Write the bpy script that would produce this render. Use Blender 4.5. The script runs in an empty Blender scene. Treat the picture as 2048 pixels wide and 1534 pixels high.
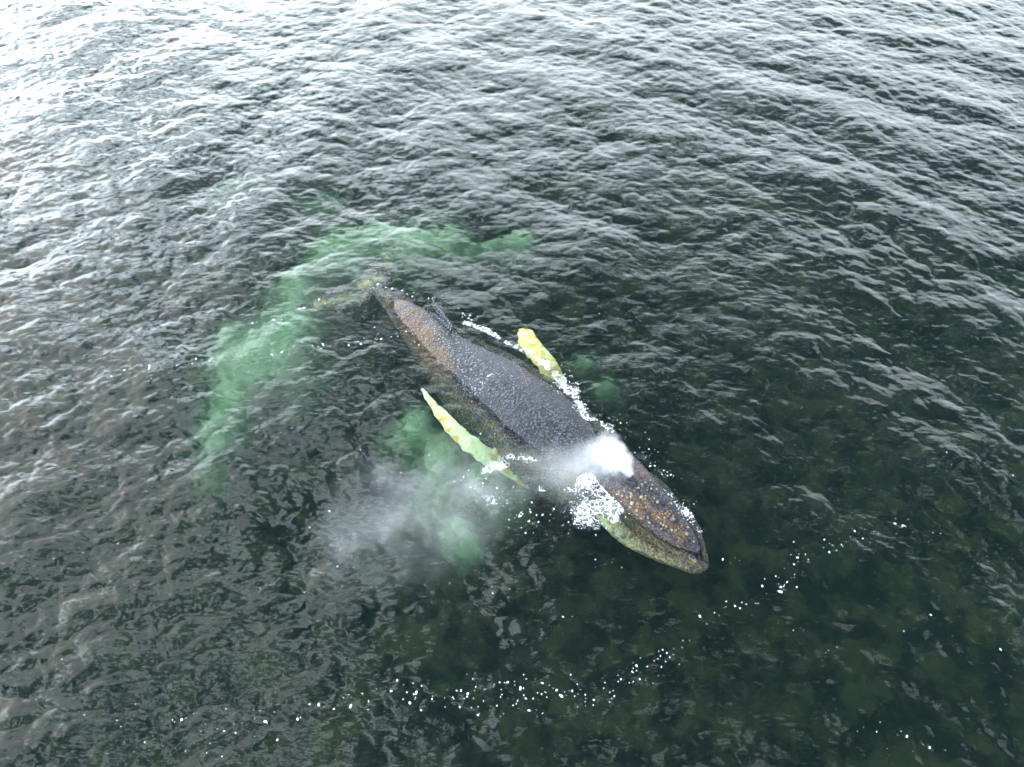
import bpy, math, random
import numpy as np
from mathutils import Vector, kdtree

random.seed(7)
rng = np.random.default_rng(7)
sc = bpy.context.scene
C = sc.collection
R = math.radians

# ------------------------------------------------------------------ camera
CAM_H, PITCH, FPX = 14.0, 52.0, 1384.0          # drone height, degrees below the horizon
cam = bpy.data.cameras.new('camera')
cam.sensor_width = 36.0
cam.lens = 36.0 * FPX / 2048.0
cam.clip_end = 3000.0
camo = bpy.data.objects.new('camera', cam)
C.objects.link(camo)
camo.location = (0, 0, CAM_H)
camo.rotation_euler = (R(90 - PITCH), 0, 0)
sc.camera = camo

# ------------------------------------------------------------------ light
CLOUD_LUM, CLOUD_SCALE = 18.0, 2.4
SUN_EL, SUN_AZ = 36.0, -60.0                    # azimuth: degrees clockwise from +Y
w = bpy.data.worlds.new('World')
sc.world = w
w.use_nodes = True
nt = w.node_tree
nt.nodes.clear()
out = nt.nodes.new('ShaderNodeOutputWorld')
bg = nt.nodes.new('ShaderNodeBackground')
sky = nt.nodes.new('ShaderNodeTexSky')
sky.sky_type = 'NISHITA'
sky.sun_disc = False
sky.sun_elevation = R(SUN_EL)
sky.sun_rotation = R(SUN_AZ)
sky.air_density = 1.2
sky.dust_density = 1.0
sky.ozone_density = 1.2
bg.inputs['Strength'].default_value = 0.12
# broken bright cloud over the blue, closing up towards the horizon
L = nt.links.new
def wn(kind, props=None, **ins):
    x = nt.nodes.new(kind)
    for k, v in (props or {}).items():
        setattr(x, k, v)
    for k, v in ins.items():
        s_ = x.inputs[int(k[1:]) if k[1:].isdigit() else k.replace('_', ' ')]
        if isinstance(v, bpy.types.NodeSocket): L(v, s_)
        else: s_.default_value = v
    return x
tc = wn('ShaderNodeTexCoord').outputs['Generated']
sep = wn('ShaderNodeSeparateXYZ', None, _0=tc)
el_ = wn('ShaderNodeMath', {'operation': 'MAXIMUM'}, _0=sep.outputs[2], _1=0.06).outputs[0]
# clouds on a flat layer overhead: divide the direction by its height
cz_ = wn('ShaderNodeVectorMath', {'operation': 'SCALE'}, _0=tc)
L(wn('ShaderNodeMath', {'operation': 'DIVIDE'}, _0=1.0, _1=wn('ShaderNodeMath', {'operation': 'ADD'}, _0=el_, _1=0.15).outputs[0]).outputs[0], cz_.inputs['Scale'])
nz = wn('ShaderNodeTexNoise', None, Vector=cz_.outputs[0], Scale=CLOUD_SCALE, Detail=7, Roughness=.55, Distortion=.35).outputs['Fac']
bias = wn('ShaderNodeMapRange', None, _0=el_, _1=0.3, _2=.74, _3=.16, _4=-.032).outputs[0]
cov = wn('ShaderNodeMapRange', {'interpolation_type': 'SMOOTHSTEP'}, _0=wn('ShaderNodeMath', {'operation': 'ADD'}, _0=nz, _1=bias).outputs[0], _1=.50, _2=.53).outputs[0]
# cloud brightness: lit from the hidden sun's side
dt = wn('ShaderNodeVectorMath', {'operation': 'DOT_PRODUCT'}, _0=tc, _1=(math.sin(R(SUN_AZ)) * math.cos(R(SUN_EL)), math.cos(R(SUN_AZ)) * math.cos(R(SUN_EL)), math.sin(R(SUN_EL)))).outputs['Value']
gl = wn('ShaderNodeMapRange', None, _0=dt, _1=-.2, _2=1.0, _3=0.0, _4=1.0).outputs[0]
gl = wn('ShaderNodeMath', {'operation': 'POWER'}, _0=gl, _1=2.2).outputs[0]
br = wn('ShaderNodeMapRange', None, _0=gl, _1=0, _2=1, _3=CLOUD_LUM, _4=CLOUD_LUM * 3.0).outputs[0]
br = wn('ShaderNodeMath', {'operation': 'MULTIPLY'}, _0=br, _1=wn('ShaderNodeMapRange', None, _0=el_, _1=.3, _2=.78, _3=1.2, _4=.62).outputs[0]).outputs[0]
cc = wn('ShaderNodeVectorMath', {'operation': 'SCALE'}, _0=(.80, .915, 1.0), Scale=br)
mx = wn('ShaderNodeMix', {'data_type': 'RGBA'})
L(cov, mx.inputs[0]); L(sky.outputs[0], mx.inputs[6]); L(cc.outputs[0], mx.inputs[7])
L(mx.outputs[2], bg.inputs['Color'])
L(bg.outputs[0], out.inputs['Surface'])

sun = bpy.data.lights.new('sun', 'SUN')
sun.energy = 0.6
sun.angle = R(42)
sun.color = (.85, .935, 1)
suno = bpy.data.objects.new('sun', sun)
C.objects.link(suno)
sd = Vector((math.sin(R(SUN_AZ)) * math.cos(R(SUN_EL)), math.cos(R(SUN_AZ)) * math.cos(R(SUN_EL)), math.sin(R(SUN_EL))))
suno.rotation_euler = sd.to_track_quat('Z', 'Y').to_euler()
suno.location = (-20, 20, 30)

vs = sc.view_settings
vs.view_transform = 'Standard'
vs.look = 'None'
vs.exposure = 1.02
vs.gamma = 1.0
vs.use_curve_mapping = False
cy = sc.cycles
cy.use_denoising = True
cy.use_adaptive_sampling = True
cy.adaptive_threshold = .004
cy.max_bounces = 9
cy.transmission_bounces = 5
cy.glossy_bounces = 2
cy.diffuse_bounces = 2
cy.volume_bounces = 2
cy.transparent_max_bounces = 12
cy.sample_clamp_indirect = 6.0
cy.caustics_reflective = False
cy.caustics_refractive = True
cy.blur_glossy = 0.5
try:
    cy.volume_step_rate = 1.0
    cy.volume_max_steps = 160
except Exception:
    pass

# ------------------------------------------------------------------ helpers
def spot(px, py, z=0.0):
    """world point of height z in the place seen at (px, py) of the 2048 px photograph,
    following the bend of the ray where it enters the water"""
    a = R(PITCH)
    u, v = (px - 1024) / FPX, (767 - py) / FPX
    d = np.array([u, math.cos(a) + v * math.sin(a), -math.sin(a) + v * math.cos(a)])
    o = np.array([0, 0, CAM_H])
    if z >= 0:
        return o + d * (CAM_H - z) / -d[2]
    p = o + d * CAM_H / -d[2]
    d /= np.linalg.norm(d)
    h = d[:2] / 1.333
    t = np.array([h[0], h[1], -math.sqrt(1 - h @ h)])
    return p + t * (-z / -t[2])

def dist(px, py, z=0.0):
    p = spot(px, py, z)
    a = R(PITCH)
    return p[1] * math.cos(a) + (CAM_H - p[2]) * math.sin(a)

def smooth(a, b, x):
    t = np.clip((x - a) / (b - a), 0, 1)
    return t * t * (3 - 2 * t)

def hash3(ix, iy, iz, s):
    n = (ix * 374761393 + iy * 668265263 + iz * 2147483647 + s * 974634777) & 0xFFFFFFFF
    n = ((n ^ (n >> 13)) * 1274126177) & 0xFFFFFFFF
    n = ((n ^ (n >> 16)) * 2246822519) & 0xFFFFFFFF
    return ((n ^ (n >> 15)) & 0xFFFFFF) / float(0xFFFFFF)

def vnoise(p, s=0):
    f = np.floor(p).astype(np.int64)
    t = p - f
    t = t * t * (3 - 2 * t)
    r = 0
    for dx in (0, 1):
        for dy in (0, 1):
            for dz in (0, 1):
                wgt = (t[:, 0] if dx else 1 - t[:, 0]) * (t[:, 1] if dy else 1 - t[:, 1]) * (t[:, 2] if dz else 1 - t[:, 2])
                r = r + wgt * hash3(f[:, 0] + dx, f[:, 1] + dy, f[:, 2] + dz, s)
    return r

def fbm(p, o=4, s=0):
    r, a, tot = 0, 1, 0
    for i in range(o):
        r = r + a * vnoise(p * 2 ** i + 17.3 * i, s + i)
        tot += a
        a *= .5
    return r / tot

def new_mesh(name, co, faces, smooth_shade=True):
    me = bpy.data.meshes.new(name)
    co = np.asarray(co, dtype=np.float32)
    f = np.asarray(faces, dtype=np.int32)
    me.vertices.add(len(co))
    me.vertices.foreach_set('co', co.ravel())
    n, k = f.shape
    me.loops.add(n * k)
    me.loops.foreach_set('vertex_index', f.ravel())
    me.polygons.add(n)
    me.polygons.foreach_set('loop_start', np.arange(0, n * k, k, dtype=np.int32))
    try:
        me.polygons.foreach_set('loop_total', np.full(n, k, dtype=np.int32))
    except Exception:
        pass
    me.update(calc_edges=True)
    me.polygons.foreach_set('use_smooth', np.full(n, smooth_shade, dtype=bool))
    return me

def link(name, me, mat=None, parent=None):
    o = bpy.data.objects.new(name, me)
    C.objects.link(o)
    if mat and me:
        me.materials.append(mat)
    if parent:
        o.parent = parent
    return o

def attr(me, name, val):
    a = me.attributes.new(name, 'FLOAT', 'POINT')
    a.data.foreach_set('value', np.asarray(val, dtype=np.float32))

def tag(o, **kw):
    for k, v in kw.items():
        o[k] = v
    return o

class NB:
    """short node building"""
    def __init__(self, name):
        self.m = bpy.data.materials.new(name)
        self.m.use_nodes = True
        self.t = self.m.node_tree
        self.t.nodes.clear()
        self.out = self.t.nodes.new('ShaderNodeOutputMaterial')
    def n(self, kind, props=None, **ins):
        x = self.t.nodes.new(kind)
        for k, v in (props or {}).items():
            setattr(x, k, v)
        for k, v in ins.items():
            k2 = int(k[1:]) if k[0] == '_' and k[1:].isdigit() else k.replace('_', ' ')
            self.set(x, k2, v)
        return x
    def set(self, x, k, v):
        s = x.inputs[k]
        if isinstance(v, bpy.types.NodeSocket):
            self.t.links.new(v, s)
        elif isinstance(v, bpy.types.Node):
            self.t.links.new(v.outputs[0], s)
        else:
            s.default_value = v
    def math(self, op, a, b=0.0, clamp=False):
        return self.n('ShaderNodeMath', {'operation': op, 'use_clamp': clamp}, _0=a, _1=b).outputs[0]
    def ramp(self, x, a, b, c=0.0, d=1.0):
        return self.n('ShaderNodeMapRange', {'interpolation_type': 'SMOOTHSTEP'}, _0=x, _1=a, _2=b, _3=c, _4=d).outputs[0]
    def mix(self, f, a, b):
        x = self.n('ShaderNodeMix', {'data_type': 'RGBA'})
        self.set(x, 0, f); self.set(x, 6, a); self.set(x, 7, b)
        return x.outputs[2]
    def attr(self, name):
        return self.n('ShaderNodeAttribute', {'attribute_name': name}).outputs['Fac']
    def pos(self, scale=(1, 1, 1), rot=0.0):
        g = self.n('ShaderNodeNewGeometry').outputs['Position']
        return self.n('ShaderNodeMapping', None, _0=g, _2=(0, 0, rot), _3=scale).outputs[0]
    def noise(self, v, scale, detail=4, rough=.5, dist_=0.0):
        return self.n('ShaderNodeTexNoise', None, Vector=v, Scale=scale, Detail=detail, Roughness=rough, Distortion=dist_).outputs['Fac']

# ------------------------------------------------------------------ the water surface
TL, TN = 51.2, 1024
def spectrum_field():
    k1 = np.fft.fftfreq(TN, TL / TN) * 2 * np.pi
    kx, ky = np.meshgrid(k1, k1, indexing='ij')
    k = np.hypot(kx, ky)
    k[0, 0] = 1
    th = np.arctan2(ky, kx)
    kp = 2 * np.pi / 3.0
    def D(t0, base, p):
        return base + np.abs(np.cos((th - t0) / 1)) ** p
    S = (k ** -3.5) * np.exp(-(kp / k) ** 2) * (D(R(52), .30, 6) + .65 * D(R(112), 0, 6))
    S *= np.exp(-(k / 75.0) ** 2)
    # a low crossing swell under the wind waves
    W = np.exp(-((k - 1.25) / .35) ** 2) * (np.abs(np.cos(th - R(150))) ** 14 + np.abs(np.cos(th - R(50))) ** 14)
    def field(S, target):
        ph = rng.normal(size=(TN, TN)) + 1j * rng.normal(size=(TN, TN))
        A = np.sqrt(S) * ph
        A[0, 0] = 0
        slope = np.sqrt((np.fft.ifft2(1j * kx * A).real ** 2 + np.fft.ifft2(1j * ky * A).real ** 2).mean())
        g = target / slope
        return np.stack([np.fft.ifft2(A).real * g, np.fft.ifft2(-1j * kx / k * A).real * g, np.fft.ifft2(-1j * ky / k * A).real * g])
    return field(S, WAVE_SLOPE) + field(W, .040)
WAVE_SLOPE = 0.14
FH, FDX, FDY = spectrum_field()
CHOP = 1.25

def samp(F, x, y):
    u = (x / TL * TN) % TN
    v = (y / TL * TN) % TN
    i = np.floor(u).astype(int); j = np.floor(v).astype(int)
    a = u - i; b = v - j
    i %= TN; j %= TN
    i2 = (i + 1) % TN; j2 = (j + 1) % TN
    return (F[i, j] * (1 - a) * (1 - b) + F[i2, j] * a * (1 - b) + F[i, j2] * (1 - a) * b + F[i2, j2] * a * b)

def calm(x, y):
    """the swell dies down over and in the lee of the body"""
    a = spot(800, 600)[:2]; b = spot(1400, 1110)[:2]
    d = b - a
    t = np.clip(((x - a[0]) * d[0] + (y - a[1]) * d[1]) / (d @ d), 0, 1)
    r = np.hypot(x - a[0] - t * d[0], y - a[1] - t * d[1])
    s = 1 - .3 * (1 - smooth(.8, 3.2, r))
    # slick water ahead of the animal, near the drone
    q = np.hypot((x - 4.2) / 5.5, (y - 4.6) / 3.6)
    s *= 1 - .35 * (1 - smooth(.3, 1.3, q))
    return s

def surf(x, y):
    x = np.asarray(x, float); y = np.asarray(y, float)
    c = calm(x, y)
    return np.stack([x + CHOP * c * samp(FDX, x, y), y + CHOP * c * samp(FDY, x, y), c * samp(FH, x, y)], -1)

def grow(start, step, end, f=1.16):
    o, p, s = [], start, step
    while abs(p) < abs(end):
        s *= f
        p += s
        o.append(p)
    return o
xs = list(np.arange(-27, 27.001, .042))
xs = [*reversed(grow(-27, -.042, -420)), *xs, *grow(27, .042, 420)]
ys, p = [], -1.0
while p < 38:
    ys.append(p)
    p += .032 + .036 * max(0, min(1, (p - 12) / 20))
ys = [*reversed(grow(-1, -.05, -300)), *ys, *grow(ys[-1], .07, 900)]
xs, ys = np.array(xs), np.array(ys)
NX, NY = len(xs), len(ys)
GX, GY = np.meshgrid(xs, ys, indexing='ij')
co = surf(GX.ravel(), GY.ravel())
fade = 1 - smooth(60, 200, np.hypot(GX.ravel(), GY.ravel()))
co[:, 2] *= fade
idx = np.arange(NX * NY).reshape(NX, NY)
F = np.stack([idx[:-1, :-1], idx[1:, :-1], idx[1:, 1:], idx[:-1, 1:]], -1).reshape(-1, 4)
# sides and bottom close the body of water far away and below the seabed
ring = np.concatenate([idx[:, 0], idx[-1, 1:], idx[-2::-1, -1], idx[0, -2:0:-1]])
DEEP = -9.0
low = co[ring].copy(); low[:, 2] = DEEP
nb = len(co)
co = np.vstack([co, low])
nr = len(ring)
li = nb + np.arange(nr)
side = np.stack([ring, li, np.roll(li, -1), np.roll(ring, -1)], -1)
co = np.vstack([co, [[0, 100, DEEP]]])
cen = len(co) - 1
me = new_mesh('water', co, np.vstack([F, side]))
bm_faces = np.stack([li, np.full(nr, cen), np.roll(li, -1)], -1)
import bmesh
bm = bmesh.new(); bm.from_mesh(me); bm.verts.ensure_lookup_table()
for a, b, c in bm_faces:
    bm.faces.new((bm.verts[a], bm.verts[b], bm.verts[c]))
bm.to_mesh(me); bm.free()

b = NB('sea_water')
P = b.pos()
# fine ripples, three octaves, each stretched along its own crests
def stretch(rot, sx, sy):
    return b.pos((sx, sy, 1), rot)
n1 = b.noise(stretch(R(20), .42, 1), 6.0, 2, .45, .35)
n2 = b.noise(stretch(R(-32), .4, 1), 10.0, 2, .5, .5)
n3 = b.noise(stretch(R(-5), .5, 1), 24.0, 2, .5, .3)
gust = b.ramp(b.noise(P, .22, 3), .35, .65, .45, 1.0)
def ridge(x):
    return b.math('SUBTRACT', 1.0, b.math('ABSOLUTE', b.math('MULTIPLY_ADD' if 0 else 'MULTIPLY', b.math('SUBTRACT', x, .5), 2.6)))
hsum = b.math('ADD', b.math('MULTIPLY', n1, .015), b.math('MULTIPLY', n2, .009))
hsum = b.math('ADD', hsum, b.math('MULTIPLY', n3, .003))
hsum = b.math('MULTIPLY', hsum, gust)
bump = b.n('ShaderNodeBump', None, Strength=1.0, Distance=1.0, Height=hsum)
glass = b.n('ShaderNodeBsdfGlass', None, Color=(1, 1, 1, 1), Roughness=.0, IOR=1.333, Normal=bump.outputs[0])
va = b.n('ShaderNodeVolumeAbsorption', None, Color=(.52, .72, .61, 1), Density=.66)
vsn = b.n('ShaderNodeVolumeScatter', None, Color=(.64, .80, .80, 1), Density=.024, Anisotropy=.3)
vadd = b.n('ShaderNodeAddShader', None, _0=va, _1=vsn)
b.set(b.out, 'Surface', glass)
b.set(b.out, 'Volume', vadd)
water = tag(link('water', me, b.m), kind='structure')

# ------------------------------------------------------------------ seabed with sand between the weed
BED = -3.1
bx = np.concatenate([grow(-22, -.16, -430, 1.3)[::-1], np.arange(-22, 22.01, .16), grow(22, .16, 430, 1.3)])
by = np.concatenate([grow(0, -.16, -310, 1.3)[::-1], np.arange(0, 34.01, .16), grow(34, .16, 910, 1.3)])
BX, BY = np.meshgrid(bx, by, indexing='ij')
q = np.stack([BX.ravel(), BY.ravel(), np.zeros(BX.size)], -1)
rel = fbm(q * .55, 4, 3)
z = BED + (rel - .5) * 1.3 + (fbm(q * 2.6, 3, 9) - .5) * .35
SAND = [(1035, 498, .8, 1), (985, 500, .7, .8), (900, 500, 1.2, .75), (830, 505, 1.3, 1), (760, 495, 1.2, 1), (690, 510, 1.3, 1), (640, 560, 1.1, .7),
        (600, 600, 1.1, .9), (590, 650, 1.1, 1), (545, 690, 1.3, 1.1), (560, 740, 1.3, 1), (500, 750, 1.2, 1.1), (590, 790, .9, .5), (470, 800, 1.0, .9), (440, 860, .75, .9),
        (440, 905, .65, .9), (425, 955, .6, .7), (480, 385, 1.2, .45), (640, 402, .9, .6), (840, 880, .9, .9), (900, 935, 1.0, 1.1),
        (970, 970, .9, 1.0), (905, 1000, .9, .9), (930, 1080, .6, 1.2), (1010, 1020, .7, .7), (1215, 790, .5, .8), (1165, 740, .5, .6), (860, 545, 1.0, .5)]
sand = np.zeros(len(q))
for px, py, r, s in SAND:
    c = spot(px, py, BED)
    d2 = ((q[:, 0] - c[0]) ** 2 + (q[:, 1] - c[1]) ** 2) / (r * r * 1.35)
    sand = np.maximum(sand, s * np.exp(-d2 * 1.1))
sand = smooth(.04, 1.15, sand * (.55 + .9 * fbm(q * .9, 4, 21)) + (fbm(q * 2.4, 4, 22) - .5) * .5 * smooth(.02, .3, sand))
z += sand * .95
bi = np.arange(BX.size).reshape(BX.shape)
BF = np.stack([bi[:-1, :-1], bi[1:, :-1], bi[1:, 1:], bi[:-1, 1:]], -1).reshape(-1, 4)
me = new_mesh('seabed', np.column_stack([q[:, :2], z]), BF)
attr(me, 'sand', sand)
b = NB('seabed_weed_and_sand')
P = b.pos()
nA = b.noise(P, 1.3, 5, .6)
nB = b.noise(P, 5.0, 4, .6)
weed = b.mix(b.ramp(nA, .4, .62), (.004, .006, .006, 1), (.13, .070, .040, 1))
weed = b.mix(b.ramp(nB, .5, .7, 0, .6), weed, (.034, .032, .014, 1))
sf = b.math('MULTIPLY', b.attr('sand'), b.ramp(nB, .3, .6, .65, 1.0))
colr = b.mix(sf, weed, (.74, .66, .52, 1))
b.set(b.out, 'Surface', b.n('ShaderNodeBsdfPrincipled', None, Base_Color=colr, Roughness=.9))
tag(link('seabed', me, b.m), kind='structure')

# ------------------------------------------------------------------ the whale
def loft(rings):
    n = len(rings[0])
    V = np.vstack(rings)
    f = []
    for i in range(len(rings) - 1):
        a = i * n + np.arange(n)
        f.append(np.stack([a, np.roll(a, -1), np.roll(a, -1) + n, a + n], -1))
    f = np.vstack(f)
    V = np.vstack([V, rings[0].mean(0), rings[-1].mean(0)])
    tri = []
    a = np.arange(n)
    c0, c1 = len(V) - 2, len(V) - 1
    tri = [(int(np.roll(a, -1)[i]), int(a[i]), c0) for i in range(n)]
    e = (len(rings) - 1) * n
    tri += [(e + int(a[i]), e + int(np.roll(a, -1)[i]), c1) for i in range(n)]
    return V, f.tolist() + tri

def resample(P, m):
    """Catmull-Rom through the rows of P"""
    P = np.asarray(P, float)
    n = len(P)
    t = np.linspace(0, n - 1, m)
    i = np.clip(np.floor(t).astype(int), 0, n - 2)
    f = (t - i)[:, None]
    p0 = P[np.clip(i - 1, 0, n - 1)]; p1 = P[i]; p2 = P[i + 1]; p3 = P[np.clip(i + 2, 0, n - 1)]
    return .5 * ((2 * p1) + (-p0 + p2) * f + (2 * p0 - 5 * p1 + 4 * p2 - p3) * f * f + (-p0 + 3 * p1 - 3 * p2 + p3) * f ** 3)

parts = []       # (verts, faces, part id, along)
def add_loft(rows, m, pid, nseg=64, expo=2.0):
    """rows: x y z halfwidth up down roll"""
    Q = resample(rows, m)
    T = np.gradient(Q[:, :3], axis=0)
    T /= np.linalg.norm(T, axis=1)[:, None]
    rings = []
    a = np.linspace(0, 2 * np.pi, nseg, endpoint=False)
    for q_, t in zip(Q, T):
        side_ = np.cross(t, (0, 0, 1.0)); side_ /= np.linalg.norm(side_)
        up = np.cross(side_, t)
        ca, sa = np.cos(a), np.sin(a)
        x_ = np.sign(ca) * np.abs(ca) ** (2 / expo) * max(q_[3], .004)
        y_ = np.sign(sa) * np.abs(sa) ** (2 / expo) * np.where(sa > 0, max(q_[4], .004), max(q_[5], .004))
        r_ = q_[6]
        xr = x_ * math.cos(r_) - y_ * math.sin(r_)
        yr = x_ * math.sin(r_) + y_ * math.cos(r_)
        rings.append(q_[:3] + xr[:, None] * side_ + yr[:, None] * up)
    V, f = loft(rings)
    along = np.concatenate([np.repeat(np.linspace(0, 1, m), nseg), [0, 1]])
    parts.append((V, f, pid, along))
    return Q

# trunk: centre pixel, half width px, depth of axis as share of radius, roll
TR = [(742, 570, 11, 1.9, 0), (760, 578, 15, 1.3, 0), (780, 593, 20, .95, .1), (815, 626, 34, .62, .15), (862, 667, 52, .70, .2), (910, 712, 74, .78, .2),
      (968, 757, 96, .76, .2), (1038, 810, 108, .74, .22), (1108, 870, 113, .78, .25), (1190, 938, 99, .90, .2), (1258, 995, 74, 1.02, .1),
      (1315, 1046, 56, .98, .05), (1363, 1090, 38, 1.0, 0), (1400, 1118, 17, 1.35, 0), (1420, 1130, 7, 3.2, 0)]
rows = []
for px, py, h, cz, roll in TR:
    r = h * dist(px, py) / FPX
    cpt = spot(px, py, -cz * r * .55)
    up = (1.02 + .14 * smooth(960, 860, px) * smooth(760, 800, px)) * r
    rows.append([cpt[0], cpt[1], -cz * r - .10, r, up, r * 1.02, -roll])
TRK = add_loft(rows, 150, 0, 96)
# rostrum plate on the jaws
RO = [(1205, 915, 50, -.25, .25), (1235, 945, 50, -.02, .26), (1264, 972, 46, .06, .27), (1294, 1006, 44, .08, .26), (1326, 1038, 39, .06, .22), (1354, 1064, 31, .02, .17),
      (1378, 1084, 21, -.03, .13), (1394, 1098, 10, -.10, .09), (1407, 1113, 5, -.20, .07)]
rows = []
for px, py, h, zc, th in RO:
    r = h * dist(px, py) / FPX
    cpt = spot(px, py, max(zc, 0))
    rows.append([cpt[0], cpt[1], zc, r, th, .30, -.12])
ROS = add_loft(rows, 60, 1, 64, 2.3)
# ridge down the middle of the rostrum and the raised blowhole guard
rows = []
for px, py, h, zc in [(1238, 940, 10, .20), (1252, 952, 19, .30), (1268, 968, 17, .32), (1288, 992, 9, .325), (1310, 1020, 6, .32), (1340, 1052, 5, .245), (1365, 1075, 4, .15)]:
    r = h * dist(px, py) / FPX
    cpt = spot(px, py, zc)
    rows.append([cpt[0], cpt[1], zc, r, .06, .08, 0])
add_loft(rows, 40, 1, 32)
# lips of the lower jaw, proud of the plate either side
for pts in ([(1190, 1010, 14, -.30), (1225, 1045, 16, -.24), (1262, 1074, 17, -.20), (1305, 1100, 17, -.18), (1350, 1118, 15, -.16), (1392, 1131, 12, -.18), (1418, 1124, 8, -.22)],
            [(1296, 945, 9, -.20), (1325, 975, 11, -.13), (1352, 1003, 11, -.10), (1379, 1032, 9, -.08), (1397, 1064, 8, -.10), (1408, 1096, 7, -.16), (1416, 1120, 6, -.22)]):
    rows = []
    for px, py, h, zc in pts:
        r = h * dist(px, py) / FPX
        cpt = spot(px, py, zc)
        rows.append([cpt[0], cpt[1], zc - .08, r * (1.05 + .25 * math.sin(px * .11)), r * .5, r * 1.6, 0])
    add_loft(rows, 50, 2, 28)

# flippers: flat blades with a knobbly leading edge
def blade(pts, pid, m=110, nseg=40, knob=.02, thick=.16):
    """pts: px py z halfwidth(m); blade lies nearly flat"""
    Q = resample([[*spot(px, py, zz), hw] for px, py, zz, hw in pts], m)
    T = np.gradient(Q[:, :3], axis=0); T /= np.linalg.norm(T, axis=1)[:, None]
    rings = []
    a = np.linspace(0, 2 * np.pi, nseg, endpoint=False)
    for i, (q_, t) in enumerate(zip(Q, T)):
        s_ = np.cross(t, (0, 0, 1.0)); s_ /= np.linalg.norm(s_)
        up = np.cross(s_, t)
        k = knob * (.5 + .5 * math.sin(i * .55 + 2 * math.sin(i * .13)))
        hw = max(q_[3], .012)
        x_ = np.cos(a) * (hw + np.where(np.cos(a) > 0, k, k * .35))
        y_ = np.sin(a) * max(hw * thick * 1.4, .025) * (1 + .3 * np.cos(a))
        rings.append(q_[:3] + x_[:, None] * s_ + y_[:, None] * up)
    V, f = loft(rings)
    parts.append((V, f, pid, np.concatenate([np.repeat(np.linspace(0, 1, m), nseg), [0, 1]])))
    return Q
FL1 = blade([(843, 777, -.16, .03), (858, 797, -.18, .09), (880, 826, -.22, .15), (905, 855, -.24, .20), (935, 883, -.38, .23), (970, 909, -.64, .24), (1008, 932, -1.0, .26), (1050, 950, -1.25, .34), (1100, 960, -1.2, .42)], 3)
FL2 = blade([(1042, 656, -.07, .06), (1050, 666, -.07, .21), (1062, 688, -.08, .27), (1083, 714, -.14, .27), (1102, 738, -.32, .26), (1112, 768, -.75, .28), (1110, 800, -1.1, .36), (1105, 840, -1.3, .4)], 4, knob=.04)

# flukes: two swept blades meeting at a notch
FK1 = blade([(588, 612, -.85, .03), (612, 610, -.78, .16), (645, 604, -.70, .32), (680, 597, -.60, .46), (712, 587, -.50, .54), (742, 577, -.42, .42), (766, 580, -.34, .2)], 5, knob=.01, thick=.10)
FK2 = blade([(782, 498, -.90, .03), (777, 510, -.82, .16), (769, 523, -.72, .30), (760, 540, -.60, .42), (752, 556, -.50, .45), (752, 572, -.34, .34), (764, 582, -.34, .2)], 6, knob=.01, thick=.10)

# dorsal fin: low hump and a small hooked blade
def fin():
    base = [spot(912, 640, .28), spot(900, 622, .20), spot(884, 607, .12)]
    prof = [(px_ - 9, py_ + 4, a_, b_) for px_, py_, a_, b_ in [(914, 650, .22, .24), (906, 638, .22, .25), (897, 626, .20, .25), (889, 615, .16, .22), (882, 606, .10, .16), (877, 601, .04, .07)]]
    rings = []
    for px, py, zb, zt in prof:
        p0 = spot(px, py, zb - .25); p1 = spot(px, py, zt)
        p1[:2] = spot(px, py, zb)[:2]
        p0[:2] = p1[:2]
        tdir = spot(912, 646)[:2] - spot(874, 600)[:2]; tdir /= np.linalg.norm(tdir)
        sdir = np.array([tdir[1], -tdir[0], 0])
        h_ = p1[2] - p0[2]
        aa = np.linspace(0, 2 * np.pi, 20, endpoint=False)
        rr = [p0 + np.array([0, 0, h_ * .5 * (1 + math.sin(x))]) + sdir * math.cos(x) * (.025 + .06 * (1 - math.sin(x))) for x in aa]
        rings.append(np.array(rr))
    V, f = loft(rings)
    parts.append((V, f, 7, np.zeros(len(V))))
fin()

V = np.vstack([p_[0] for p_ in parts])
faces, off = [], 0
for p_ in parts:
    faces += [tuple(int(i) + off for i in f) for f in p_[1]]
    off += len(p_[0])
src = bpy.data.meshes.new('source'); src.from_pydata(V.tolist(), [], faces); src.update()
so = bpy.data.objects.new('source', src); C.objects.link(so)
rm = so.modifiers.new('r', 'REMESH'); rm.mode = 'VOXEL'; rm.voxel_size = .027; rm.adaptivity = 0
smd = so.modifiers.new('s', 'SMOOTH'); smd.factor = .5; smd.iterations = 4
dg = bpy.context.evaluated_depsgraph_get()
body = bpy.data.meshes.new_from_object(so.evaluated_get(dg))
bpy.data.objects.remove(so)
n = len(body.vertices)
co = np.empty(n * 3, np.float32); body.vertices.foreach_get('co', co); co = co.reshape(-1, 3).astype(float)
nor = np.empty(n * 3, np.float32); body.vertices.foreach_get('normal', nor); nor = nor.reshape(-1, 3)
pidv = np.concatenate([np.full(len(p_[0]), p_[2]) for p_ in parts])
alv = np.concatenate([p_[3] for p_ in parts])
kd = kdtree.KDTree(len(V))
for i, v in enumerate(V):
    kd.insert(v, i)
kd.balance()
near = np.array([kd.find(c)[1] for c in co])
pid = pidv[near]; al = alv[near]
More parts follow.
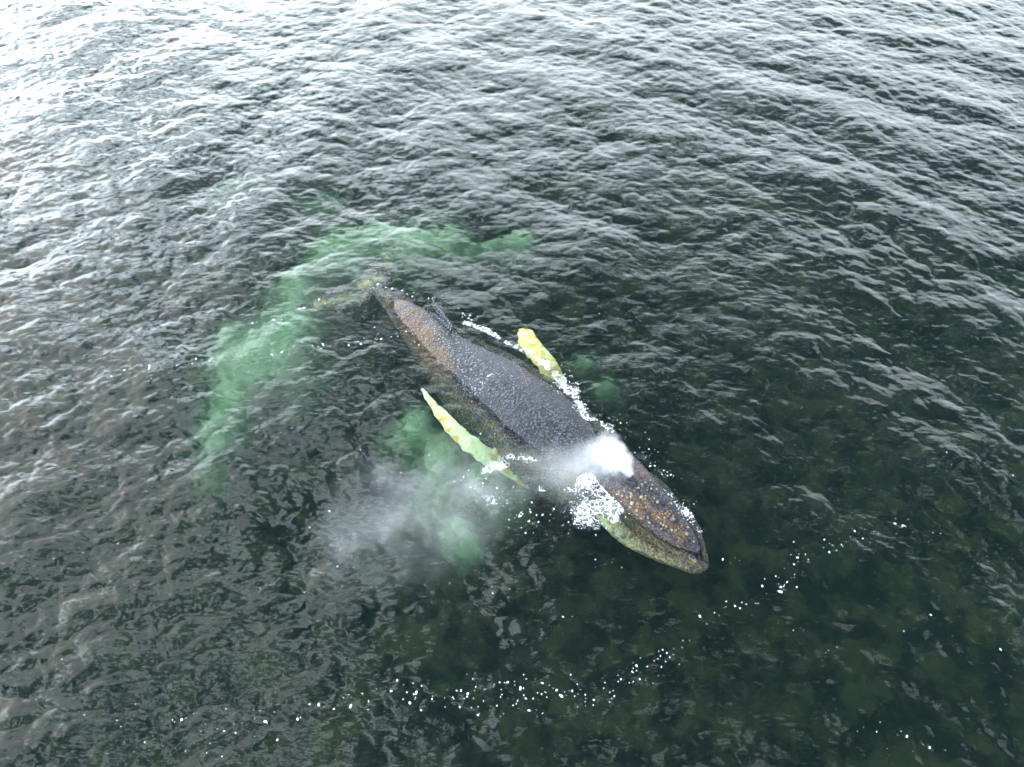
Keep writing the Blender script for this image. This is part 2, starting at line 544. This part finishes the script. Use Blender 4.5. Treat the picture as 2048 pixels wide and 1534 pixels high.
# position along the trunk
ax0, ax1 = spot(742, 570)[:2], spot(1417, 1131)[:2]
axd = (ax1 - ax0); LEN = np.linalg.norm(axd); axd /= LEN
uu = (co[:, :2] - ax0) @ axd / LEN
side_v = (co[:, 0] - ax0[0]) * axd[1] - (co[:, 1] - ax0[1]) * axd[0]      # + towards the photograph's lower left
head = smooth(.70, .78, uu)
lump = fbm(co * 1.6, 3, 2) - .5
cob = fbm(co * 9.0, 2, 5) - .5
disp = .05 * lump * (1 - .6 * head) + .016 * cob
disp += np.where(pid == 3, .05 * (fbm(co * 6, 3, 8) - .5), 0) + np.where(pid == 4, .13 * (fbm(co * 5.5, 3, 8) - .5), 0)
# tail stock: knuckled ridge
disp += .006 * smooth(.30, .18, uu) * smooth(.02, .08, uu) * np.sin(uu * 180) * smooth(.3, .8, nor[:, 2]) * (pid == 0)
# jaw: long throat grooves
groove = np.abs(np.sin(co[:, 2] * 26 + .8 * lump))
disp -= .018 * (1 - smooth(0, .35, groove)) * smooth(.66, .74, uu) * smooth(.05, -.3, co[:, 2]) * smooth(.6, .1, np.abs(nor[:, 2])) * (pid != 3) * (pid != 4)
co += nor * disp[:, None]
body.vertices.foreach_set('co', co.astype(np.float32).ravel())
body.update()
body.polygons.foreach_set('use_smooth', np.full(len(body.polygons), True))

def blob(lst):
    m = np.zeros(n)
    for px, py, zz, r, s in lst:
        c = spot(px, py, zz)
        m = np.maximum(m, s * np.exp(-((co - c) ** 2).sum(1) / (r * r)))
    return m
N1 = fbm(co * 2.2, 4, 31); N2 = fbm(co * 8, 3, 37)
pale = ((pid == 3) | (pid == 4)).astype(float)
pale = np.where(pid == 3, smooth(1.02, .80, al), pale)
pale = np.maximum(pale, blob([(730, 568, -.4, .18, 1), (755, 560, -.4, .12, .8)]) * .5)
fl = ((pid == 5) | (pid == 6))
pale = np.maximum(pale, fl * blob([*[(638 + 7 * i, 605 - i * .9, -.68 + i * .012, .12, 1) for i in range(16)], (778, 512, -.8, .24, 1), (779, 528, -.72, .15, .8)]) * smooth(.3, .55, N2 + .08) * .45)
pale = np.maximum(pale, blob([(1208, 1055, -.5, .34, 1.2), (1235, 1078, -.4, .25, .8), (1262, 1100, -.4, .25, .6), (1290, 1117, -.4, .22, .5), (1320, 1128, -.4, .22, .5), (1345, 1132, -.4, .2, .4)]) * smooth(.3, .62, N2 + .1) * .8)
rust = blob([(795, 600, .1, .5, .8), (825, 640, 0, .55, .9), (850, 680, -.1, .6, .9), (875, 720, -.2, .6, .9), (895, 740, -.2, .45, .8), (845, 720, -.5, .8, 1), (820, 670, -.4, .6, 1), (870, 770, -.7, .7, .6),
             (915, 745, -.1, .3, .5), (1095, 925, .1, .5, .6), (1130, 945, .1, .5, .9), (1170, 965, .1, .4, .8), (1060, 905, -.1, .4, .4), (880, 820, -.6, .8, .4)])
rust = np.maximum(rust, blob([(1280, 950, .2, .45, .8), (1300, 980, .3, .4, .9), (1250, 1000, .2, .5, .8), (1285, 1015, .3, .4, 1), (1320, 1030, .3, .4, 1.1), (1345, 1050, .2, .35, 1.1), (1368, 1068, .2, .3, 1.1),
                              (1385, 1085, .1, .25, .9), (1230, 985, .1, .35, .8)]) * smooth(.26, .5, N1) * 1.0)
rust = rust * (1 - .35 * head) * (1 - smooth(.93, .965, uu))
rust = rust * smooth(.30, .58, N1 * .5 + N2 * .5 + .12)
jawspots = blob([(1240, 1060, -.3, .4, .8), (1280, 1085, -.3, .4, 1), (1310, 1105, -.3, .35, 1), (1345, 1120, -.3, .35, 1), (1375, 1130, -.3, .3, .8)])
peel = smooth(.10, .22, uu) * smooth(.60, .30, uu) * 1.0 + .35 * smooth(.5, .7, uu) * smooth(.82, .7, uu)  # where pale speckles go: peeling skin plus wet highlights put into the colour
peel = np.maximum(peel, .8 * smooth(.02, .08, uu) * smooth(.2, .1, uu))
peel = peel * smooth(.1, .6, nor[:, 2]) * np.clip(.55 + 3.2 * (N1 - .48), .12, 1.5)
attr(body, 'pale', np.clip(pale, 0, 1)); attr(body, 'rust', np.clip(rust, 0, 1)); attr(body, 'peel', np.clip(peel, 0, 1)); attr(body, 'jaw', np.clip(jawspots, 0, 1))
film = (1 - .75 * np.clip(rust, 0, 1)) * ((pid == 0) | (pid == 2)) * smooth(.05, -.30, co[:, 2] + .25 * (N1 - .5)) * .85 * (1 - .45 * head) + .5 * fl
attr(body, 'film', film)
attr(body, 'gold', (pid == 4) * smooth(.30, .6, N2 + .15) * .6)
attr(body, 'head', head * (pid != 3) * (pid != 4))

b = NB('whale_skin')
P = b.pos()
PW = b.n('ShaderNodeVectorMath', {'operation': 'ADD'}, _0=P, _1=b.n('ShaderNodeVectorMath', {'operation': 'SCALE'}, _0=b.n('ShaderNodeTexNoise', None, Vector=P, Scale=11.0, Detail=4).outputs['Color'], Scale=.11).outputs[0]).outputs[0]
vo = b.n('ShaderNodeTexVoronoi', {'feature': 'F1'}, Vector=PW, Scale=15.0, Randomness=1.0)
vo2 = b.n('ShaderNodeTexVoronoi', {'feature': 'F1'}, Vector=P, Scale=38.0)
cell = b.n('ShaderNodeSeparateColor', None, _0=vo.outputs['Color']).outputs[0]
fine = b.noise(P, 30, 4, .65)
mid = b.noise(P, 6, 4, .6)
headA, paleA, rustA, peelGlintA, jawA = (b.attr(x) for x in ('head', 'pale', 'rust', 'peel', 'jaw'))
base = b.mix(b.ramp(mid, .35, .65), (.005, .007, .015, 1), (.014, .019, .040, 1))
base = b.mix(b.ramp(vo.outputs['Distance'], .30, .62), b.mix(b.ramp(mid, .35, .65, .1, .6), base, (.050, .056, .078, 1)), (.003, .003, .005, 1))
# flaking grey skin and wet glints, both painted as pale colour on cobble tops
flake_glint = b.math('MULTIPLY', b.ramp(vo.outputs['Distance'], .42, .12), b.ramp(b.math('ADD', fine, b.math('MULTIPLY', cell, .35)), .47, .66))
flake_glint = b.math('MULTIPLY', flake_glint, peelGlintA, True)
c1 = b.mix(b.math('MULTIPLY', flake_glint, .95), base, (.44, .44, .48, 1))
rk = b.math('MULTIPLY', b.ramp(b.math('ADD', b.math('MULTIPLY', rustA, .9), b.math('MULTIPLY', fine, .6)), .50, .95), 1.0)
rcol = b.mix(b.ramp(b.noise(P, 24, 3, .6), .42, .68), (.030, .016, .008, 1), (.21, .105, .040, 1))
c2 = b.mix(b.math('MULTIPLY', rk, .92), c1, rcol)
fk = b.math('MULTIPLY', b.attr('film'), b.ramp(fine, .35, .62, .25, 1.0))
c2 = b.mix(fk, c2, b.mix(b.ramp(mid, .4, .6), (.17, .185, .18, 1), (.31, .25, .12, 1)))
jk = b.math('MULTIPLY', jawA, b.ramp(b.noise(P, 17, 4, .65), .48, .62))
c3 = b.mix(b.math('MULTIPLY', jk, .8), c2, (.55, .36, .10, 1))
pcol = b.mix(b.ramp(b.noise(P, 3.2, 4, .6), .50, .62), (.72, .80, .42, 1), (.58, .42, .09, 1))
pcol = b.mix(b.attr('gold'), pcol, (.55, .44, .07, 1))
c4 = b.mix(paleA, c3, pcol)
hb = b.math('MULTIPLY', b.ramp(vo.outputs['Distance'], .65, .05), .022)
hb = b.math('ADD', hb, b.math('MULTIPLY', b.ramp(vo2.outputs['Distance'], .65, .1), .006))
hb = b.math('MULTIPLY', hb, b.math('SUBTRACT', 1.0, b.math('MULTIPLY', b.math('MAXIMUM', headA, paleA), .6)))
hb = b.math('ADD', hb, b.math('MULTIPLY', fine, .012))
bump = b.n('ShaderNodeBump', None, Strength=1.0, Distance=1.0, Height=hb)
pr = b.n('ShaderNodeBsdfPrincipled', None, Base_Color=c4, Specular_IOR_Level=.38, Roughness=b.ramp(fine, .3, .7, .12, .34), Normal=bump.outputs[0])
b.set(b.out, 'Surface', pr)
SKIN = b.m

wc = spot(1000, 780, 0)
whale = bpy.data.objects.new('humpback_whale', None)
C.objects.link(whale)
whale.location = (wc[0], wc[1], 0)
tag(whale, label='dark humpback whale lying at the surface with pale flippers and brown crusted head', category='whale')
co2 = co - np.array([wc[0], wc[1], 0])
body.vertices.foreach_set('co', co2.astype(np.float32).ravel()); body.update()
body.materials.clear()
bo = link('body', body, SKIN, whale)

# surface queries on the body for things that sit on the skin
from mathutils.bvhtree import BVHTree
bvh = BVHTree.FromPolygons([Vector(c) for c in co2], [tuple(p_.vertices) for p_ in body.polygons])
def on_skin(px, py):
    a = R(PITCH)
    u, v = (px - 1024) / FPX, (767 - py) / FPX
    d = Vector((u, math.cos(a) + v * math.sin(a), -math.sin(a) + v * math.cos(a))).normalized()
    o = Vector((-wc[0], -wc[1], CAM_H))
    return bvh.ray_cast(o, d)[:2]

def simple(name, col, rough=.6, col2=None, sc_=20):
    b = NB(name)
    c = b.mix(b.ramp(b.noise(b.pos(), sc_, 3), .4, .6), col, col2 or col)
    b.set(b.out, 'Surface', b.n('ShaderNodeBsdfPrincipled', None, Base_Color=c, Roughness=rough))
    return b.m
TUB = simple('tubercle_skin', (.08, .050, .030, 1), .4, (.30, .21, .12, 1), 14)
DARK = simple('wet_dark_skin', (.006, .007, .010, 1), .2)
def dome(name, r, flat=.55, seed=0):
    bm = bmesh.new()
    bmesh.ops.create_icosphere(bm, subdivisions=2, radius=r)
    rr = random.Random(seed)
    for v in bm.verts:
        v.co *= 1 + rr.uniform(-.14, .14)
        v.co.z *= flat
    me = bpy.data.meshes.new(name); bm.to_mesh(me); bm.free()
    for p_ in me.polygons: p_.use_smooth = True
    me.materials.append(TUB)
    return me
DM = [dome('tubercle', .034, .6, 1), dome('tubercle', .024, .7, 2), dome('tubercle', .045, .5, 3)]
rt = random.Random(4)
placed = 0
for (ax, ay, bx_, by_, spread, cnt) in [(1268, 965, 1385, 1080, 16, 50), (1240, 975, 1340, 1075, 12, 34), (1225, 1010, 1290, 1040, 18, 16), (1300, 960, 1392, 1050, 7, 18), (1262, 1088, 1390, 1132, 8, 34)]:
    for i in range(cnt):
        t = rt.random()
        px = ax + (bx_ - ax) * t + rt.gauss(0, spread) ; py = ay + (by_ - ay) * t + rt.gauss(0, spread * .5)
        hit, nn = on_skin(px, py)
        if hit is None or hit.z < -.6: continue
        o = link('tubercle', rt.choices(DM, (5, 6, 1))[0], None, whale)
        o.location = hit
        o.rotation_euler = nn.to_track_quat('Z', 'Y').to_euler()
        o.scale = (rt.uniform(.5, 1.15), rt.uniform(.5, 1.15), rt.uniform(.5, 1.0))
        placed += 1
# blowholes: two slits under the spout
for dx in (-6, 6):
    hit, nn = on_skin(1262 + dx, 962 - dx * .8)
    if hit:
        bm = bmesh.new(); bmesh.ops.create_icosphere(bm, subdivisions=2, radius=1)
        bmesh.ops.scale(bm, vec=(.16, .035, .03), verts=bm.verts)
        me = bpy.data.meshes.new('blowhole'); bm.to_mesh(me); bm.free()
        o = link('blowhole', me, DARK, whale)
        o.location = hit
        o.rotation_euler = (0, 0, math.atan2(axd[1], axd[0]) + (.25 if dx < 0 else -.25))
# scratches on the back
SCR = simple('raw_scratch', (.20, .03, .04, 1), .5, (.10, .02, .03, 1), 30)
def scratch(pix, wd, mat):
    P_ = resample([list(on_skin(*p_)[0]) for p_ in pix], 24)
    rings = []
    a = np.linspace(0, 2 * np.pi, 6, endpoint=False)
    T = np.gradient(P_, axis=0)
    for i, (p_, t) in enumerate(zip(P_, T)):
        hit = bvh.find_nearest(Vector(p_))
        p_ = np.array(hit[0]); nn = np.array(hit[1])
        t = t / np.linalg.norm(t); s_ = np.cross(t, nn); s_ /= np.linalg.norm(s_) + 1e-9
        k = wd * math.sin(math.pi * (i + .5) / len(P_)) ** .5 * rt.uniform(.6, 1.2)
        rings.append(np.array([p_ + nn * .006 * math.sin(x) + s_ * k * math.cos(x) for x in a]))
    V_, f_ = loft(rings)
    me = bpy.data.meshes.new('scratch'); me.from_pydata(V_.tolist(), [], f_)
    return link('scratch', me, mat, whale)
for pix in ([(1036, 730), (1046, 748), (1053, 765), (1058, 781)], [(1047, 745), (1056, 743)], [(1018, 760), (1024, 758), (1030, 756)]):
    tag(scratch(pix, .012, SCR), label='raw red scratch')
PALE = simple('old_scar', (.45, .45, .48, 1), .5, (.3, .3, .33, 1), 30)
tag(scratch([(973, 754), (980, 750), (986, 746)], .018, PALE), label='pale old scar')

# ------------------------------------------------------------------ foam
b = NB('foam')
P = b.pos()
den = b.attr('foam')
wv = b.n('ShaderNodeVectorMath', {'operation': 'ADD'}, _0=P, _1=b.n('ShaderNodeVectorMath', {'operation': 'SCALE'}, _0=b.n('ShaderNodeTexNoise', None, Vector=P, Scale=5.0, Detail=3).outputs['Color'], Scale=.30).outputs[0]).outputs[0]
vA = b.n('ShaderNodeTexVoronoi', {'feature': 'DISTANCE_TO_EDGE'}, Vector=wv, Scale=6.0).outputs['Distance']
vB = b.n('ShaderNodeTexVoronoi', {'feature': 'DISTANCE_TO_EDGE'}, Vector=wv, Scale=15.0).outputs['Distance']
nz_ = b.noise(P, 9, 5, .65)
thr = b.math('MULTIPLY', b.math('SUBTRACT', b.math('MULTIPLY', den, b.math('ADD', b.math('MULTIPLY', nz_, 1.6), .1)), .22), .17)
thr = b.math('MINIMUM', thr, .10)
lace = b.math('MAXIMUM', b.ramp(b.math('SUBTRACT', thr, vA), -.01, .05), b.ramp(b.math('SUBTRACT', b.math('MULTIPLY', thr, .6), vB), -.01, .06))
alpha = b.math('MULTIPLY', lace, b.ramp(den, .05, .3), True)
dif = b.n('ShaderNodeBsdfPrincipled', None, Base_Color=(.86, .88, .90, 1), Roughness=.8)
tr = b.n('ShaderNodeBsdfTransparent')
mxs = b.n('ShaderNodeMixShader', None, _0=alpha, _1=tr, _2=dif)
b.set(b.out, 'Surface', mxs)
FOAM = b.m
FB = NB('foam_bubbles')
FB.set(FB.out, 'Surface', FB.n('ShaderNodeBsdfPrincipled', None, Base_Color=(.84, .87, .90, 1), Roughness=.5))
FLECK = FB.m

def seg_d(x, y, A, B):
    d = B - A
    t = np.clip(((x - A[0]) * d[0] + (y - A[1]) * d[1]) / (d @ d), 0, 1)
    return np.hypot(x - A[0] - t * d[0], y - A[1] - t * d[1])

def foam_sheet(name, label, poly, step=.03):
    """poly: list of polylines [(px,py,width m,strength)...]; a film riding on the water surface"""
    pts = np.array([spot(p_[0], p_[1])[:2] for pl in poly for p_ in pl])
    lo, hi = pts.min(0) - .7, pts.max(0) + .7
    gx, gy = np.arange(lo[0], hi[0], step), np.arange(lo[1], hi[1], step)
    X, Y = np.meshgrid(gx, gy, indexing='ij')
    D_ = np.zeros(X.shape)
    for pl in poly:
        for (a, c) in zip(pl[:-1], pl[1:]):
            A, B = spot(a[0], a[1])[:2], spot(c[0], c[1])[:2]
            wd = (a[2] + c[2]) / 2; s = (a[3] + c[3]) / 2
            D_ = np.maximum(D_, s * (1 - smooth(0, wd * 1.25, seg_d(X, Y, A, B))))
    brk = fbm(np.stack([X.ravel() * 2.6, Y.ravel() * 2.6, X.ravel() * 0 + .5], -1), 3, len(name)).reshape(X.shape)
    D_ = D_ * (.30 + 1.05 * smooth(.32, .62, brk))
    id_ = np.arange(X.size).reshape(X.shape)
    keep = D_[:-1, :-1] > .02
    f = np.stack([id_[:-1, :-1][keep], id_[1:, :-1][keep], id_[1:, 1:][keep], id_[:-1, 1:][keep]], -1)
    used = np.unique(f)
    rem = np.zeros(X.size, int); rem[used] = np.arange(len(used))
    xx, yy = X.ravel()[used], Y.ravel()[used]
    S_ = surf(xx, yy)
    S_[:, 2] += .012 + .03 * D_.ravel()[used] * vnoise(np.stack([xx * 14, yy * 14, xx * 0], -1), 5)
    me = new_mesh(name, S_, rem[f])
    attr(me, 'foam', D_.ravel()[used])
    o = link(name, me, FOAM)
    return tag(o, label=label, category='foam', kind='stuff')

foam_sheet('foam_line', 'white lacy foam running along the upper right edge of the back', [[(930, 648, .12, .5), (965, 660, .16, .8), (990, 672, .16, .8), (1020, 690, .14, .6), (1060, 706, .16, .7), (1085, 722, .2, .9), (1110, 742, .25, 1.1), (1130, 762, .28, 1.2),
    (1148, 785, .25, 1.2), (1160, 808, .22, 1.1), (1168, 830, .2, 1.2), (1165, 850, .2, 1.2), (1172, 868, .2, 1.1), (1195, 862, .2, .8), (1225, 860, .18, .8)],
    [(1168, 830, .18, .9), (1200, 848, .16, .8), (1225, 855, .16, .7)]])
foam_sheet('foam_wash', 'white wash breaking over the left side of the neck', [[(1175, 965, .25, 1.1), (1165, 985, .3, 1.2), (1162, 1010, .35, 1.1), (1166, 1040, .3, 1.1), (1185, 1052, .2, .7)],
    [(1175, 965, .3, 1.2), (1205, 975, .3, 1.1), (1235, 990, .25, .9)], [(1180, 1000, .5, .8), (1200, 1020, .4, .8)], [(1225, 1000, .25, 1.2), (1232, 1015, .28, 1.3), (1222, 1032, .2, 1.0), (1245, 1000, .2, .8)]])
foam_sheet('foam_rim', 'thin white foam rim along the far side of the head', [[(1318, 978, .12, .9), (1340, 1000, .14, 1.1), (1365, 1018, .14, 1.0), (1382, 1036, .09, .8), (1395, 1055, .07, .6), (1402, 1068, .05, .4)]])
foam_sheet('foam_scraps', 'loose scraps of foam beside the flipper root', [[(975, 940, .2, .55), (1010, 925, .3, .7), (1040, 918, .25, .65), (1080, 925, .2, .5)], [(960, 975, .25, .5), (985, 1000, .3, .5), (1000, 990, .2, .4)],
    [(1085, 980, .2, .7), (1110, 982, .2, .75), (1145, 985, .2, .8)]])

def fleck_cloud(name, label, paths, seed):
    """strings of small floating bubbles"""
    rr = random.Random(seed)
    bm = bmesh.new()
    cnt = 0
    for pl, nn_, spread, rs in paths:
        seg = [np.array(p_) for p_ in pl]
        for i in range(int(nn_ * .5)):
            k = rr.random() * (len(seg) - 1); j = int(k); t = k - j
            c = seg[j] * (1 - t) + seg[min(j + 1, len(seg) - 1)] * t
            px, py = c[0] + rr.gauss(0, spread), c[1] + rr.gauss(0, spread * .45)
            g_ = spot(px, py)
            p_ = surf(g_[0], g_[1])
            r = rs * min(rr.paretovariate(1.9), 4.0) * .31
            a0 = rr.uniform(0, 6.28); el = rr.uniform(1, 2.2)
            k_ = 6 if r < .018 else 9
            ring_ = []
            for q_ in range(k_):
                an = q_ / k_ * 2 * math.pi
                rd = r * rr.uniform(.75, 1.2)
                x_, y_ = math.cos(an) * rd * el, math.sin(an) * rd
                ring_.append(bm.verts.new((p_[0] + x_ * math.cos(a0) - y_ * math.sin(a0), p_[1] + x_ * math.sin(a0) + y_ * math.cos(a0), p_[2] + .002)))
            top = bm.verts.new((p_[0], p_[1], p_[2] + .004 + r * .5))
            for q_ in range(k_):
                bm.faces.new((ring_[q_], ring_[(q_ + 1) % k_], top))
            cnt += 1
    me = bpy.data.meshes.new(name); bm.to_mesh(me); bm.free()
    return tag(link(name, me, FLECK), label=label, category='foam', kind='stuff')

fleck_cloud('foam_flecks', 'string of white foam flecks drifting across the near water', [
    ([(260, 1445), (440, 1445), (560, 1440), (700, 1400), (820, 1380)], 90, 30, .017), ([(760, 1385), (900, 1400), (1000, 1370), (1100, 1380), (1200, 1390), (1260, 1360), (1310, 1320)], 190, 26, .017),
    ([(1310, 1320), (1340, 1300), (1420, 1240), (1470, 1210), (1540, 1190), (1580, 1150)], 70, 14, .016), ([(900, 1420), (1200, 1410)], 50, 30, .012), ([(200, 1500), (600, 1470)], 30, 30, .014)], 1)
fleck_cloud('foam_flecks', 'white foam flecks trailing to the right of the snout', [
    ([(1560, 1170), (1580, 1150), (1620, 1110), (1680, 1090), (1720, 1070)], 70, 16, .013), ([(1650, 1100), (1770, 1070), (1830, 1050), (1900, 1100)], 40, 22, .014), ([(1800, 1480), (1880, 1500)], 20, 24, .013), ([(1440, 1140), (1480, 1100)], 12, 14, .010)], 2)
fleck_cloud('foam_flecks', 'dotted line of foam flecks crossing the submerged flukes', [
    ([(240, 745), (330, 735), (420, 725), (500, 705), (590, 700), (650, 690), (720, 682), (790, 672), (830, 660)], 230, 12, .016), ([(480, 650), (560, 640), (620, 610), (700, 590), (740, 575), (775, 575)], 110, 10, .018),
    ([(775, 575), (830, 590), (900, 612), (950, 645)], 90, 6, .015), ([(840, 650), (850, 680), (900, 690)], 50, 16, .014), ([(0, 800), (120, 770), (240, 745)], 40, 10, .014)], 3)
fleck_cloud('foam_flecks', 'scattered bubbles and drops around the head and mist', [
    ([(960, 940), (990, 1000), (1060, 1040), (1150, 1040)], 260, 34, .012), ([(1170, 980), (1165, 1040), (1200, 1050)], 240, 18, .012), ([(1260, 860), (1310, 930), (1330, 960)], 110, 16, .013),
    ([(1090, 720), (1140, 765), (1180, 830), (1240, 850)], 200, 14, .012), ([(1330, 990), (1400, 1060)], 70, 8, .011), ([(660, 930), (640, 1100), (700, 1200)], 60, 50, .010), ([(940, 840), (1000, 880)], 30, 40, .010)], 4)
rr = []
for i in range(46):
    a_, b_ = random.uniform(60, 1990), random.uniform(560, 1480)
    rr.append(([(a_, b_), (a_ + random.uniform(20, 160), b_ + random.uniform(-40, 40))], random.randint(3, 12), 30, .010))
fleck_cloud('foam_flecks', 'tiny stray foam flecks scattered over the whole sea surface', rr, 5)

# droplets thrown up by the wash at the neck
bm = bmesh.new()
rr = random.Random(12)
for (px, py, sp, cnt) in [(1165, 975, 10, 60), (1165, 1030, 12, 70), (1230, 1010, 14, 70), (1130, 765, 12, 90), (1160, 810, 8, 60), (1360, 1020, 12, 60), (1335, 995, 8, 40)]:
    for i in range(cnt):
        p_ = spot(px + rr.gauss(0, sp), py + rr.gauss(0, sp), rr.uniform(.04, .32) ** 1.3)
        m4 = bmesh.ops.create_icosphere(bm, subdivisions=1, radius=rr.uniform(.004, .014))
        bmesh.ops.translate(bm, vec=p_, verts=m4['verts'])
me = bpy.data.meshes.new('spray_drops'); bm.to_mesh(me); bm.free()
tag(link('spray_drops', me, FLECK), label='fine white water drops thrown up round the neck and shoulders', category='spray', kind='stuff')

# ------------------------------------------------------------------ the blow: a dense burst and mist drifting off downwind
blow = bpy.data.objects.new('whale_blow', None)
C.objects.link(blow)
bh = spot(1258, 953, .38)
blow.location = bh
tag(blow, label='dense white spout of mist bursting from the blowhole and drifting left', category='mist')

def puff_node(b, P, c, r, rot=0.0):
    """1 at centre falling to 0 on an ellipsoid; c local centre, r radii"""
    m = b.n('ShaderNodeMapping', {'vector_type': 'TEXTURE'}, _0=P, _1=tuple(c), _2=(0, 0, rot), _3=tuple(r)).outputs[0]
    ln = b.n('ShaderNodeVectorMath', {'operation': 'LENGTH'}, _0=m).outputs['Value']
    return b.ramp(ln, 1.0, .0)

def mist(name, box_lo, box_hi, puffs, density, nscale, lo, hi, parent, step, warp=.35):
    lo_, hi_ = np.array(box_lo), np.array(box_hi)
    bm = bmesh.new(); bmesh.ops.create_cube(bm, size=1)
    for v in bm.verts:
        v.co = Vector([(lo_[i] + hi_[i]) / 2 + v.co[i] * (hi_[i] - lo_[i]) for i in range(3)])
    me = bpy.data.meshes.new(name); bm.to_mesh(me); bm.free()
    b = NB(name + '_vapour')
    P0 = b.n('ShaderNodeTexCoord').outputs['Object']
    wob = b.n('ShaderNodeVectorMath', {'operation': 'SUBTRACT'}, _0=b.n('ShaderNodeTexNoise', None, Vector=P0, Scale=nscale * .7, Detail=3).outputs['Color'], _1=(.5, .5, .5)).outputs[0]
    P = b.n('ShaderNodeVectorMath', {'operation': 'ADD'}, _0=P0, _1=b.n('ShaderNodeVectorMath', {'operation': 'SCALE'}, _0=wob, Scale=warp).outputs[0]).outputs[0]
    acc = None
    for c, r, rot, s in puffs:
        v = b.math('MULTIPLY', puff_node(b, P, c, r, rot), s)
        acc = v if acc is None else b.math('ADD', acc, v)
    nzz = b.ramp(b.noise(P, nscale, 4, .6, .4), lo, hi)
    dn = b.math('MULTIPLY', b.math('MULTIPLY', acc, nzz), density)
    pv = b.n('ShaderNodeVolumePrincipled', None, Color=(.97, .975, .98, 1), Density=dn, Anisotropy=.2)
    b.set(b.out, 'Volume', pv)
    try:
        b.m.cycles.volume_step_rate = step
    except Exception:
        pass
    return link(name, me, b.m, parent)

def loc(px, py, z):
    return spot(px, py, z) - bh
pf = []
for px, py, z, r, s in [(1257, 948, .42, (.12, .12, .2), 2.2), (1252, 937, .62, (.20, .18, .28), 2.2), (1244, 922, .85, (.27, .25, .34), 1.9), (1233, 906, 1.05, (.32, .30, .38), 1.7), (1218, 890, 1.2, (.36, .34, .36), 1.1),
                        (1226, 922, 1.0, (.42, .34, .45), .8), (1204, 902, 1.1, (.50, .42, .42), .45), (1185, 925, 1.0, (.7, .6, .5), .16), (1140, 930, .9, (1.0, .8, .5), .07)]:
    pf.append((loc(px, py, z), r, 0, s))
mist('plume', (-2.6, -1.4, -.1), (1.0, 1.6, 2.2), pf, 6.5, 5.0, .12, .76, blow, 1.0)
pf = []
for px, py, z, r, s in [(1150, 935, .9, (1.2, 1.0, .6), .9), (1070, 965, .8, (1.3, 1.0, .6), .6), (980, 990, .8, (1.5, 1.1, .6), .6), (900, 970, .8, (1.6, 1.2, .6), .6), (820, 1000, .8, (1.6, 1.1, .6), .7), (760, 1030, .8, (1.5, 1.2, .6), .7),
                        (720, 1090, .8, (1.3, .9, .6), .5), (820, 1100, .8, (1.4, .9, .6), .55), (900, 1070, .8, (1.2, .9, .6), .4), (760, 960, .8, (1.2, .9, .6), .4), (990, 930, .8, (1.3, .9, .6), .35)]:
    pf.append((loc(px, py, z), tuple(1.25 * x for x in r[:2]) + (r[2],), .3, s))
lo_ = loc(600, 1240, .3); hi_ = loc(1230, 850, 1.7)
mist('drifting_mist', (lo_[0], lo_[1], -.1), (0.2, hi_[1] + .2, 1.5), pf, .36, 1.3, .25, .82, blow, 2.0, 1.4)
